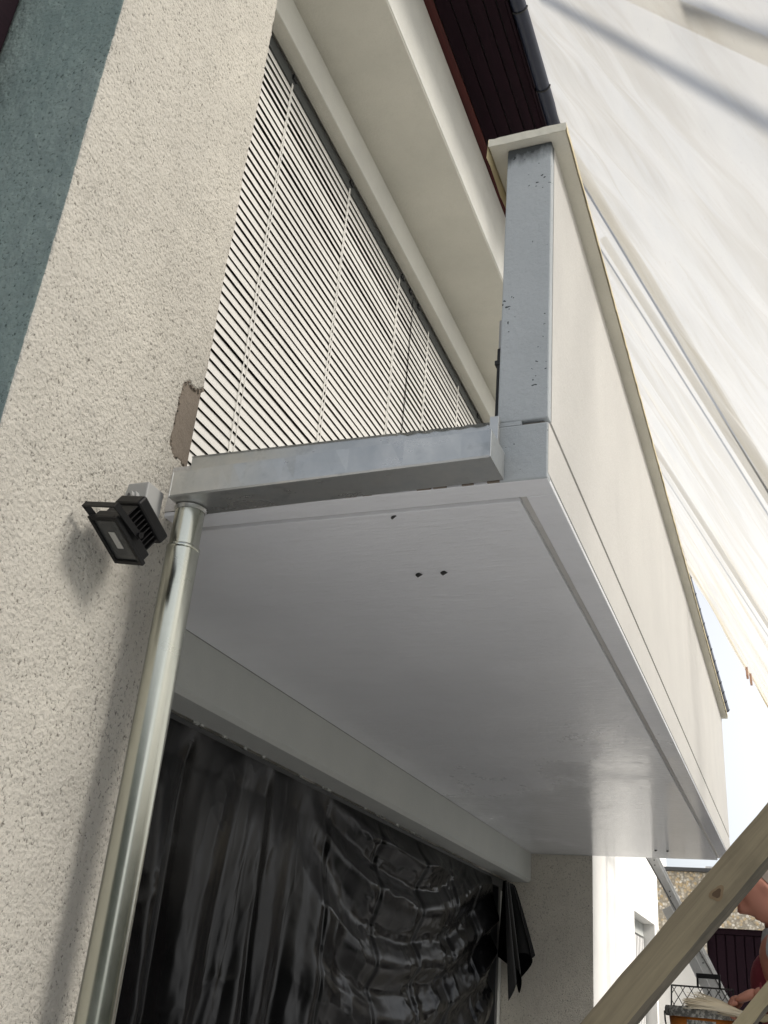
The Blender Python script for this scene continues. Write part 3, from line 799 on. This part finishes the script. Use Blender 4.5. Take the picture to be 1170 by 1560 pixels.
# ------------------------------------------------------------------ translucent scaffold tarp hung from the eaves
def tarp_x(z): return 1.443 - .46 * z
def tarp():
    t = thing('tarpaulin', (0.2, 5.0, 0.0), 'large white translucent tarpaulin hanging from the eaves over the scaffold', 'tarpaulin')
    nu, nv = 420, 260
    ytop = np.linspace(.7, 12.2, nu); s = np.linspace(0, 1, nv)
    U, S = np.meshgrid(ytop, s, indexing='ij')
    Z = 5.64 - S * 4.98
    # unseen lower hem drawn in nearer, shaped to let sun onto the far wall
    hem = np.interp(-Z, [-5.7, -3.35, -2.6, .3], [12.2, 12.2, 8.9, 8.7])
    Y = .7 + (U - .7) / 11.5 * (hem - .7)
    f1 = Y + .55 * S * 5 * .25 * np.sin(Y * .5) + .12 * fbm(Y * .7, S * 3, 81, 3)
    nrm = .026 * np.sin(2 * np.pi * f1 / .95) * np.clip(S * 6, 0, 1)
    nrm += .020 * np.sin(2 * np.pi * (f1 + S * 1.1) / .37 + 2 * fbm(Y * .6, S * 4, 83, 2)) * np.clip(S * 8, 0, 1)
    rid = 1 - np.abs(fbm(Y * 1.25 - S * 3.4, S * 2.2 + Y * .15, 85, 4, .5))
    nrm += .020 * rid ** 4
    rid2 = 1 - np.abs(fbm(Y * 3.1 + S * 2.0, S * 2.6, 87, 3, .5))
    nrm += .007 * rid2 ** 3
    nrm += .03 * fbm(Y * .5, S * 2, 89, 3) + .004 * fbm(Y * 9, S * 22, 91, 3)
    # radiating gathers near the far hem
    hd = hem - Y
    nrm += .035 * np.sin(2 * np.pi * (hd / .24 + S * 1.5)) * np.exp(-hd / .8)
    nrm *= .6
    for (ya, za), (yb_, zb) in (((3.57, 4.92), (2.738, 2.86)), ((5.271, 5.256), (5.909, 3.077)), ((5.991, 5.095), (6.284, 3.102)), ((9.58, 5.35), (9.265, 3.305))):
        yl = ya + (yb_ - ya) * (Z - za) / (zb - za)      # drawn tight where it lies over a tube
        nrm *= 1 - np.exp(-((Y - yl) / .17) ** 2)
    nx_, nz_ = .908, .418
    X = tarp_x(Z) + nx_ * (nrm - .03); Zd = Z + nz_ * (nrm - .03)
    Y = Y + .03 * fbm(S * 9, U * .2, 93, 3) * np.exp(-hd / .5)
    V = np.stack([X, Y, Zd], -1).reshape(-1, 3)
    obj('sheet', V, grid_faces(nu, nv), M['tarp'], t, True)
    hy = []
    for k in range(nv):
        if Z[0, k] > 3.3: hy.append((X[-1, k], Y[-1, k], Zd[-1, k]))
    MB().tube(hy, .014, 6).build('hem', M['tape'], t, smooth=True)
    for z in (3.86, 3.78):
        MB().box(tarp_x(z) - .055, tarp_x(z) - .03, 12.07, 12.23, z - .10, z).build('tape_patch', M['rust'], t)
tarp()
# scaffold tubes outside the tarp
def pole(a, b, off, label, r=.024):
    a = Vector(a) + SUN * off; b = Vector(b) + SUN * off; dd = (b - a)
    a = a - dd * .10; b = b + dd * 1.0
    tag(MB().tube([a, b], r, 12).build('scaffold_tube', M['steel'], None, smooth=True), label, 'scaffold tube', 'scaffold tubes behind the tarpaulin')
pole((-.82, 3.57, 4.92), (.127, 2.738, 2.86), .22, 'thick shadowy scaffold tube behind the tarpaulin, crossing the top right corner', .045)
pole((-.10, 2.63, 3.36), (.14, 2.353, 2.834), .22, 'scaffold tube behind the tarpaulin, cut off by the extreme top right corner', .04)
pole((-.975, 5.271, 5.256), (.028, 5.909, 3.077), .015, 'scaffold tube behind the tarpaulin, starting just right of the coping', .036)
pole((-.901, 5.991, 5.095), (.016, 6.284, 3.102), .03, 'fainter scaffold tube just under the one right of the coping, behind the tarpaulin', .028)
pole((-1.0, 9.58, 5.35), (-.077, 9.265, 3.305), .03, 'faint scaffold tube behind the tarpaulin, lowest, near its far hem', .024)

# ------------------------------------------------------------------ timber battens in the foreground
def batten(p_px, d, wv, width, thick, label, mats, length=(1.9, 1.6), knots=()):
    d = Vector(d).normalized(); wv = Vector(wv); wv = (wv - d * wv.dot(d)).normalized(); n = d.cross(wv).normalized()
    if n.y > 0: n = -n
    p = Vector(p_px) - n * thick / 2; c = p + d * (length[1] - length[0]) / 2
    org = p - d * length[0]
    t = bpy.data.objects.new('timber_batten', None); C.objects.link(t); t.location = (org.x, org.y, org.z + G)
    tag(t, label, 'timber batten', 'timber battens propped in front of the house')
    Lh = (length[0] + length[1]) / 2
    # mesh lies along local X so the grain follows the length
    nseg = 60; V = []; F = []
    for i in range(nseg + 1):
        s = -Lh + 2 * Lh * i / nseg
        j = [random.gauss(0, .0007) for _ in range(4)]
        V += [(s, -width / 2 + j[0], -thick / 2), (s, width / 2 + j[1], -thick / 2), (s, width / 2 + j[2], thick / 2), (s, -width / 2 + j[3], thick / 2)]
    for i in range(nseg):
        a = 4 * i; b = a + 4
        F += [(a, a + 1, b + 1, b), (a + 1, a + 2, b + 2, b + 1), (a + 2, a + 3, b + 3, b + 2), (a + 3, a, b, b + 3)]
    F += [(3, 2, 1, 0), (4 * nseg, 4 * nseg + 1, 4 * nseg + 2, 4 * nseg + 3)]
    me = bpy.data.meshes.new('board'); me.from_pydata(V, [], F); me.update()
    me.materials.append(mats[0]); me.materials.append(mats[1])
    Rm = Matrix((d, wv, n)).transposed().to_4x4()
    for pl in me.polygons:
        if len(mats) > 1 and pl.normal.y < -.5: pl.material_index = 1
    o = bpy.data.objects.new('board', me); C.objects.link(o); o.parent = t
    Rm.translation = c - org; o.matrix_local = Rm
    for (s, q, r) in knots:
        kp = p + d * s + wv * q + n * (thick / 2)
        for nm, rr, hh, mt in (('knot_ring', r * 1.7, .0006, M['knot_ring']), ('knot', r, .0013, M['knot'])):
            vv = []
            for i in range(18):
                a = 2 * math.pi * i / 18; k_ = 1 + .18 * math.sin(3 * a + 1)
                vv.append(kp + n * hh + d * math.cos(a) * rr * 1.35 * k_ + wv * math.sin(a) * rr * k_)
            ct = kp + n * hh * 1.3
            obj(nm, [tuple(x) for x in vv] + [tuple(ct)], [(i, (i + 1) % 18, 18) for i in range(18)], mt, t)
    return t
sc_ = 2.8 / 1.8
P1 = Vector((-.1985, 1.8, .123)) * sc_      # mid of the sunny face in the frame
batten(P1 + Vector((0, .0, 0)), (.655, .06, .755), (-.755, .36, .655), .090, .044,
       'thick rough timber batten with a dark knot, running diagonally in the foreground at right', (M['plank'], M['plank_dark']), (1.42, 1.5), ((.158, -.008, .0095),))
sc2 = 3.75 / 2.6
batten(Vector((-.1065, 2.6, .061)) * sc2, (.66, .04, .75), (-.75, .2, .66), .044, .05,
       'thinner pale timber batten at the bottom right, in front of the bucket', (M['plank_pale'], M['plank_dark']), (1.6, 1.2))

# ------------------------------------------------------------------ ladder leaning beyond the balcony
ld = thing('ladder', (-.1, 9.5, -1.2), 'aluminium extension ladder leaning behind the diagonal batten', 'ladder')
la = Vector((-.72, 9.4, .30)); lb = Vector((-1.19, 9.4, 1.28)); ldir = (lb - la).normalized(); lperp = Vector((ldir.z, 0, -ldir.x))
def lrail(a, b, yoff, off):
    mbx = MB(); c0 = a + lperp * off + Vector((0, yoff, 0)); c1 = b + lperp * off + Vector((0, yoff, 0))
    ctr = (c0 + c1) / 2; hl_ = (c1 - c0).length / 2
    mbx.obox(ctr, ldir * hl_, lperp * .034, Vector((0, .003, 0)))
    mbx.obox(ctr + lperp * .032 + Vector((0, .010, 0)), ldir * hl_, lperp * .003, Vector((0, .012, 0)))
    mbx.obox(ctr - lperp * .032 + Vector((0, .010, 0)), ldir * hl_, lperp * .003, Vector((0, .012, 0)))
    return mbx.build('rail', M['alu'], ld)
foot = la - ldir * ((la.z + 1.2) / ldir.z); topp = la + ldir * 2.6
mid_top = la + ldir * .62
for yo in (0, .42):
    lrail(foot, topp, yo, .0)
    lrail(foot + ldir * .25, mid_top, yo + .012, -.078)
Lt = (topp - foot).length
r0 = None
for i in range(int(Lt / .28)):
    p = foot + ldir * (.2 + .28 * i)
    MB().tube([p + Vector((0, .005, 0)), p + Vector((0, .415, 0))], .014, 8).build('rung', M['alu'], ld)
    for q in (-.008, .010):
        pr = p + ldir * q * 2.2 + lperp * q * .8
        MB().tube([pr + Vector((0, -.006, 0)), pr + Vector((0, .0, 0))], .006, 8).build('rivet', M['frame_dark'], ld)
    if p.z < .45:
        pr = p - lperp * .078 + ldir * .05
        MB().tube([pr + Vector((0, .004, 0)), pr + Vector((0, .014, 0))], .006, 8).build('rivet', M['frame_dark'], ld)
cp = mid_top - lperp * .078 + Vector((0, .008, 0))
MB().obox(cp + ldir * .02, ldir * .055, lperp * .042, Vector((0, .014, 0))).build('end_cap', M['grey_pl'], ld, bevel=.004)
rp = [lb + ldir * .3 + Vector((-.06, -.02, 0)), lb + ldir * .0 + Vector((-.045, -.03, 0)), la + ldir * .45 + Vector((.0, -.03, 0)), la - ldir * .2 + Vector((.05, -.03, 0))]
MB().tube(rp, .006, 6).build('cord', M['rope'], ld)

# ------------------------------------------------------------------ garden wall, garage, far chimney
tag(box('garden_wall', -1.594, -1.10, 12.70, 12.90, -1.2, .96, M['white_wall']), 'low white wall behind the ladder and the bucket', 'wall')
gar = thing('garage', (1.0, 17.5, -1.2), 'pebbledash garage with a dark brown boarded door at right', 'garage')
YG = 15.0
gm = MB().box(-1.93, -1.24, YG, YG + 4, -1.2, 1.90); gm.box(-1.239, 2.6, YG, YG + 4, 1.205, 1.90); gm.box(2.601, 3.6, YG, YG + 4, -1.2, 1.90)
gm.build('wall', M['pebble'], gar)
box('coping', -2.0, 3.7, YG - .06, YG + 4.1, 1.903, 1.95, M['frame_dark'], gar)
gd = box('door', -1.235, 2.597, YG + .10, YG + .13, -1.19, 1.20, M['eaves'], gar)
b0_ = None
for i in range(32):
    x = -1.232 + i * .1195
    if b0_ is None:
        b0_ = box('board', x, x + .104, YG + .07, YG + .098, -1.18, 1.13, M['eaves'], gd, .004); bx0 = b0_.location.x
    else:
        c = b0_.copy(); C.objects.link(c); c.location.x = bx0 + i * .1195
box('door_head', -1.235, 2.597, YG + .05, YG + .099, 1.135, 1.203, M['eaves'], gd)
rl = thing('roof_light', (-1.15, 16.5, 1.95), 'small grey glazed hatch on top of the pebbledash garage', 'roof light')
box('frame', -1.30, -.95, 16.2, 16.6, 1.951, 2.14, M['alu'], rl, .01); box('pane', -1.22, -1.03, 16.193, 16.199, 1.98, 2.11, M['glass'], rl)

# ------------------------------------------------------------------ trestle, bucket, grid, brush
BX, BY, BZ = -.405, 4.50, .066
tre = thing('trestle', (BX, BY, -1.2), 'wooden trestle under the orange paint bucket', 'trestle')
box('top', BX - .30, BX + .30, BY - .16, BY + .16, BZ - .295, BZ - .262, M['plank'], tre, .003)
for sx in (-1, 1):
    for sy in (-1, 1):
        MB().obox((BX + sx * .27, BY + sy * .17, (BZ - .295 - 1.2) / 2), (.02, 0, 0), (0, .03, 0), (sx * .04, sy * .05, (BZ - .296 + 1.2) / 2)).build('leg', M['plank'], tre)
bk = thing('paint_bucket', (BX, BY, BZ - .26), 'orange paint bucket with a splashed grey rim and a pale printed label', 'bucket')
def ring(r, z, n=40): return [(BX + r * math.cos(2 * math.pi * k / n), BY + r * math.sin(2 * math.pi * k / n), z) for k in range(n)]
def lathe(prof, a0=0, a1=2 * math.pi, n=40, closed=True):
    V = []; F = []
    m_ = n if closed else n + 1
    for r, z in prof:
        for k in range(m_):
            a = a0 + (a1 - a0) * k / n; V.append((BX + r * math.cos(a), BY + r * math.sin(a), z))
    for i in range(len(prof) - 1):
        for k in range(n):
            F.append((i * m_ + k, i * m_ + (k + 1) % m_ if closed else i * m_ + k + 1, (i + 1) * m_ + (k + 1) % m_ if closed else (i + 1) * m_ + k + 1, (i + 1) * m_ + k))
    return V, F
V, F = lathe([(.001, BZ - .258), (.098, BZ - .258), (.101, BZ - .25), (.122, BZ - .03), (.120, BZ - .03), (.099, BZ - .245), (.001, BZ - .245)])
obj('body', V, F, M['orange'], bk, True)
V, F = lathe([(.121, BZ - .034), (.134, BZ - .036), (.138, BZ - .012), (.134, BZ), (.121, BZ), (.119, BZ - .012)]); shade_auto(obj('rim', V, F, M['rim'], bk), 40)
V, F = lathe([(.001, BZ - .05), (.119, BZ - .05)]); obj('paint', V, F, M['slat'], bk)
for nm, mt, a0, a1, z0, z1 in (('label', M['label'], -1.95, -1.05, .215, .045), ('print', M['red'], -2.62, -2.15, .20, .075), ('print', M['red'], -.88, -.35, .205, .05), ('print', M['label'], -.78, -.68, .19, .055)):
    off = .0012 if nm == 'label' or mt is M['red'] else .0024
    V, F = lathe([(.101 + .0955 * (.25 - z0) + off, BZ - z0), (.101 + .0955 * (.25 - z1) + off, BZ - z1)], a0, a1, 14, False); obj(nm, V, F, mt, bk, True)
arc = [(BX + .136 * math.cos(a), BY - .03 - .02 * math.sin(a), BZ - .02 - .19 * math.sin(a)) for a in np.linspace(0, math.pi, 18)]
MB().tube(arc, .003, 6).build('handle', M['wire'], bk, smooth=True)
# wire roller grid hooked on the rim
gr = thing('roller_grid', (BX, BY + .05, BZ), 'black wire roller grid with a hooked handle standing in the bucket', 'roller grid')
A = Vector((BX - .115, BY + .02, BZ - .01)); gu = Vector((.235, .0, .0)); gvv = Vector((.0, .035, .085))
mbx = MB(); rr = .0022
for a, b in ((A, A + gvv), (A + gvv, A + gvv + gu), (A + gvv + gu, A + gu)): mbx.tube([a, b], rr * 1.5, 6)
for i in range(-3, 8):
    for sg in (1, -1):
        pts = []
        for s_ in (0, 1):
            u_ = (i + (s_ if sg > 0 else 1 - s_) * 1.6) / 7
            pts.append((u_, s_))
        (u0, v0), (u1, v1) = pts
        if u1 == u0: continue
        lo, hi = 0.0, 1.0
        t0, t1 = (0 - u0) / (u1 - u0), (1 - u0) / (u1 - u0)
        if t0 > t1: t0, t1 = t1, t0
        lo = max(0, t0); hi = min(1, t1)
        if hi - lo < .05: continue
        q0 = A + gu * (u0 + (u1 - u0) * lo) + gvv * (v0 + (v1 - v0) * lo); q1 = A + gu * (u0 + (u1 - u0) * hi) + gvv * (v0 + (v1 - v0) * hi)
        mbx.tube([q0, q1], rr * .75, 5)
mbx.build('mesh', M['wire'], gr)
hA = A + gvv + gu * .42
MB().obox(hA + Vector((.045, 0, .042)), (.046, 0, 0), (0, .006, 0), (0, 0, .009)).obox(hA + Vector((.003, 0, .018)), (.004, 0, 0), (0, .005, 0), (0, 0, .018)).obox(hA + Vector((.087, 0, .018)), (.004, 0, 0), (0, .005, 0), (0, 0, .018)).build('hook', M['black_pl'], gr)
# brush lying over the rim, held by the painter
bs = thing('paint_brush', (BX + .05, BY - .10, BZ), 'wide cream bristled paint brush held over the bucket', 'brush')
mbx = MB()
for _ in range(240):
    a = rng.random(); q = rng.random()
    base = Vector((BX + .165, BY - .10 - .05 + .05 * a * 2, BZ - .012 + .004 * rng.standard_normal()))
    tip = base + Vector((-.17 - .05 * q, .02 * (a - .5) * 3, .020 + .012 * rng.standard_normal() + .012 * math.sin(a * 9)))
    mid = (base + tip) / 2 + Vector((0, 0, .010 * rng.random()))
    mbx.tube([base, mid, tip], [.003, .003, .0012], 4)
mb_ = mbx.build('bristles', M['bristle'], bs); mb_['kind'] = 'stuff'
MB().obox((BX + .175, BY - .10, BZ - .014), (.018, 0, -.004), (0, .052, 0), (.0, 0, .008)).build('ferrule', M['alu'], bs, bevel=.001)
MB().tube([(BX + .19, BY - .10, BZ - .016), (BX + .23, BY - .10, BZ - .02), (BX + .30, BY - .10, BZ + .0), (BX + .335, BY - .10, BZ + .012)], [.010, .013, .012, .009], 10).build('handle', M['plank_pale'], bs, smooth=True)

# ------------------------------------------------------------------ the painter bending over the bucket
def skin_mesh(verts, edges, radii, sub=2, root=0):
    me = bpy.data.meshes.new('skin_tmp'); me.from_pydata([tuple(v) for v in verts], edges, []); me.update()
    o = bpy.data.objects.new('skin_tmp', me); C.objects.link(o)
    o.modifiers.new('s', 'SKIN')
    if not me.skin_vertices: 
        bm = bmesh.new(); bm.from_mesh(me); bm.verts.layers.skin.verify(); bm.to_mesh(me); bm.free()
    for i, r in enumerate(radii):
        sv = me.skin_vertices[0].data[i]; sv.radius = (r, r) if not isinstance(r, tuple) else r; sv.use_root = (i == root)
    ss = o.modifiers.new('d', 'SUBSURF'); ss.levels = sub; ss.render_levels = sub
    dg = bpy.context.evaluated_depsgraph_get(); ev = o.evaluated_get(dg); m2 = ev.to_mesh()
    V = [tuple(v.co) for v in m2.vertices]; F = [list(p.vertices) for p in m2.polygons]
    ev.to_mesh_clear(); bpy.data.objects.remove(o); bpy.data.meshes.remove(me)
    return V, F
per = thing('person', (.28, 4.55, -1.2), 'person bending over the bucket in pale grey top and dark red apron', 'person')
hip = Vector((.23, 4.58, -.28)); waist = Vector((.04, 4.66, -.08)); chest = Vector((-.08, 4.64, .19)); neck0 = Vector((-.085, 4.58, .37)); neck1 = Vector((-.11, 4.55, .43))
HC = Vector((-.150, 4.50, .500))
shR = chest + Vector((-.03, -.19, .13)); shL = chest + Vector((-.03, .19, .13))
elR = Vector((.05, 4.30, .10)); wrR = Vector((-.205, 4.41, .130)); elL = Vector((.05, 4.78, .02)); wrL = Vector((-.10, 4.66, -.03))
knR = Vector((.24, 4.47, -.72)); anR = Vector((.34, 4.46, -1.10)); knL = Vector((.26, 4.70, -.72)); anL = Vector((.36, 4.71, -1.10))
vs = [hip, waist, chest, neck0, neck1, shR, elR, wrR, shL, elL, wrL, hip + Vector((0, -.10, -.05)), knR, anR, hip + Vector((0, .10, -.05)), knL, anL,
      HC + Vector((.035, .01, .005)), anR + Vector((-.16, 0, -.06)), anL + Vector((-.16, 0, -.06))]
es_ = [(0, 1), (1, 2), (2, 3), (3, 4), (2, 5), (5, 6), (6, 7), (2, 8), (8, 9), (9, 10), (0, 11), (11, 12), (12, 13), (0, 14), (14, 15), (15, 16), (4, 17), (13, 18), (16, 19)]
ra = [.14, .125, .14, .062, .055, .062, .043, .030, .062, .043, .030, .085, .058, .042, .085, .058, .042, .062, .036, .036]
bV, bF = skin_mesh(vs, es_, ra)
# head: shaped ellipsoid with brow, nose, mouth, chin, ears, facing down and to the left
fwd = Vector((-.80, -.28, -.53)).normalized(); upv = Vector((-.53, .05, .80)); upv = (upv - fwd * upv.dot(fwd)).normalized(); side = fwd.cross(upv).normalized()
hV = []; nu_, nv_ = 40, 30
def gb(u, v, cu, cv, su, sv): return math.exp(-((u - cu) / su) ** 2 - ((v - cv) / sv) ** 2)
for i in range(nu_):
    a = 2 * math.pi * i / nu_                       # 0 = face
    au = (a + math.pi) % (2 * math.pi) - math.pi
    for k in range(nv_ + 1):
        b = -math.pi / 2 + math.pi * k / nv_
        f_ = math.cos(b) * math.cos(a); s_ = math.cos(b) * math.sin(a); h_ = math.sin(b)
        sx, sy, sz = .098, .076, .118
        if h_ < 0: sx *= 1 - .10 * (-h_); sy *= 1 - .22 * (-h_)
        off = 0
        if abs(au) < 1.6:
            off += .026 * gb(au, b, 0, -.18, .16, .16) + .012 * gb(au, b, 0, -.02, .13, .2)         # nose
            off -= .011 * (gb(au, b, .38, .06, .2, .12) + gb(au, b, -.38, .06, .2, .12))            # eye sockets
            off += .008 * gb(au, b, 0, .24, .7, .12)                                                  # brow
            off += .008 * gb(au, b, 0, -.47, .3, .06) - .007 * gb(au, b, 0, -.55, .3, .04) + .008 * gb(au, b, 0, -.63, .3, .06)
            off += .014 * gb(au, b, 0, -.92, .4, .2)                                                  # chin
        off += .016 * (gb(abs(au), b, 1.62, -.05, .13, .24))                                          # ears
        hV.append(tuple(HC + fwd * (f_ * sx + off * math.cos(a)) + side * (s_ * sy + off * math.sin(a)) + upv * h_ * sz))
hF = []
for i in range(nu_):
    for k in range(nv_):
        j = (i + 1) % nu_; hF.append((i * (nv_ + 1) + k, j * (nv_ + 1) + k, j * (nv_ + 1) + k + 1, i * (nv_ + 1) + k + 1))
# hand closing round the brush
def hand(wr, dirv, upn, sgn=1):
    d = Vector(dirv).normalized(); n = Vector(upn); n = (n - d * n.dot(d)).normalized(); s = d.cross(n) * sgn
    V, F = [], []
    def addm(v, f):
        o_ = len(V); V.extend(v); F.extend([[i + o_ for i in q] for q in f])
    addm(*skin_mesh([wr - d * .02, wr + d * .03, wr + d * .075 + s * .002], [(0, 1), (1, 2)], [(.030, .022), (.040, .018), (.042, .015)], 2))
    for i, (l, o_) in enumerate(((.030, .030), (.034, .011), (.032, -.009), (.026, -.028))):
        b0 = wr + d * .062 + s * o_
        p1 = b0 + d * (.026) + n * .004; p2 = p1 + d * l * .75 - n * .014; p3 = p2 + d * l * .1 - n * .024; p4 = p3 - d * .012 - n * .014
        addm(*skin_mesh([b0, p1, p2, p3, p4], [(0, 1), (1, 2), (2, 3), (3, 4)], [.0095, .0098, .0088, .008, .0065], 1))
    t0 = wr + d * .022 + s * .026; t1 = t0 + d * .03 + s * .020 - n * .012; t2 = t1 + d * .026 - s * .004 - n * .016; t3 = t2 + d * .018 - s * .008 - n * .006
    addm(*skin_mesh([t0, t1, t2, t3], [(0, 1), (1, 2), (2, 3)], [.014, .0115, .0105, .008], 1))
    return V, F
def merge(parts):
    V, F = [], []
    for v, f in parts:
        o_ = len(V); V += list(v); F += [[i + o_ for i in q] for q in f]
    return V, F
h1 = hand(wrR, (-.86, .18, -.42), (-.25, -.35, .9), 1); h2 = hand(wrL, (-.7, -.2, -.6), (-.5, .2, .8), -1)
V, F = merge([(bV, bF), (hV, hF), h1, h2])
obj('body', V, F, M['skin'], per, True)
# clothes
sv = [hip + Vector((0, 0, -.03)), waist, chest, neck0 + Vector((.01, 0, -.02)), shR, shR * .45 + elR * .55, shL, shL * .45 + elL * .55]
V, F = skin_mesh(sv, [(0, 1), (1, 2), (2, 3), (2, 4), (4, 5), (2, 6), (6, 7)], [.158, .148, .160, .078, .080, .064, .080, .064]); obj('shirt', V, F, M['shirt'], per, True)
av = [hip + Vector((-.05, -.02, -.35)), hip + Vector((-.055, -.02, -.02)), waist + Vector((-.05, -.02, 0)), chest + Vector((-.045, -.015, -.02)), chest + Vector((-.05, -.02, .12))]
V, F = skin_mesh(av, [(0, 1), (1, 2), (2, 3), (3, 4)], [(.15, .12), (.145, .13), (.135, .12), (.135, .13), (.095, .08)]); obj('apron', V, F, M['apron'], per, True)
tv = [hip + Vector((0, 0, .02)), hip + Vector((0, -.10, -.05)), knR, anR, hip + Vector((0, .10, -.05)), knL, anL]
V, F = skin_mesh(tv, [(0, 1), (1, 2), (2, 3), (0, 4), (4, 5), (5, 6)], [.16, .10, .075, .062, .10, .075, .062]); obj('trousers', V, F, M['trousers'], per, True)
for an in (anR, anL):
    V, F = skin_mesh([an + Vector((.05, 0, -.055)), an + Vector((-.06, 0, -.055)), an + Vector((-.17, 0, -.065))], [(0, 1), (1, 2)], [.044, .045, .034], 2); obj('shoe', V, F, M['shoe'], per, True)
hv2 = [v for v in hV]
kp = []
for f in hF:
    c = sum((Vector(hv2[i]) for i in f), Vector()) / 4 - HC
    if c.dot(fwd) < -.012 and c.dot(upv) > -.05 and not (c.dot(upv) > .085): kp.append(f)
sh = [tuple(HC + (Vector(v) - HC) * 1.035) for v in hv2]
used = sorted({i for f in kp for i in f}); mp = {i: k for k, i in enumerate(used)}
obj('hair', [sh[i] for i in used], [[mp[i] for i in f] for f in kp], M['hair'], per, True)
MB().tube([wrR + Vector((.03, .0, .035)) + Vector((0, .036 * math.cos(a), .036 * math.sin(a) - .035)) for a in np.linspace(0, 2 * math.pi, 16)], .004, 6).build('bracelet', M['apron'], per)
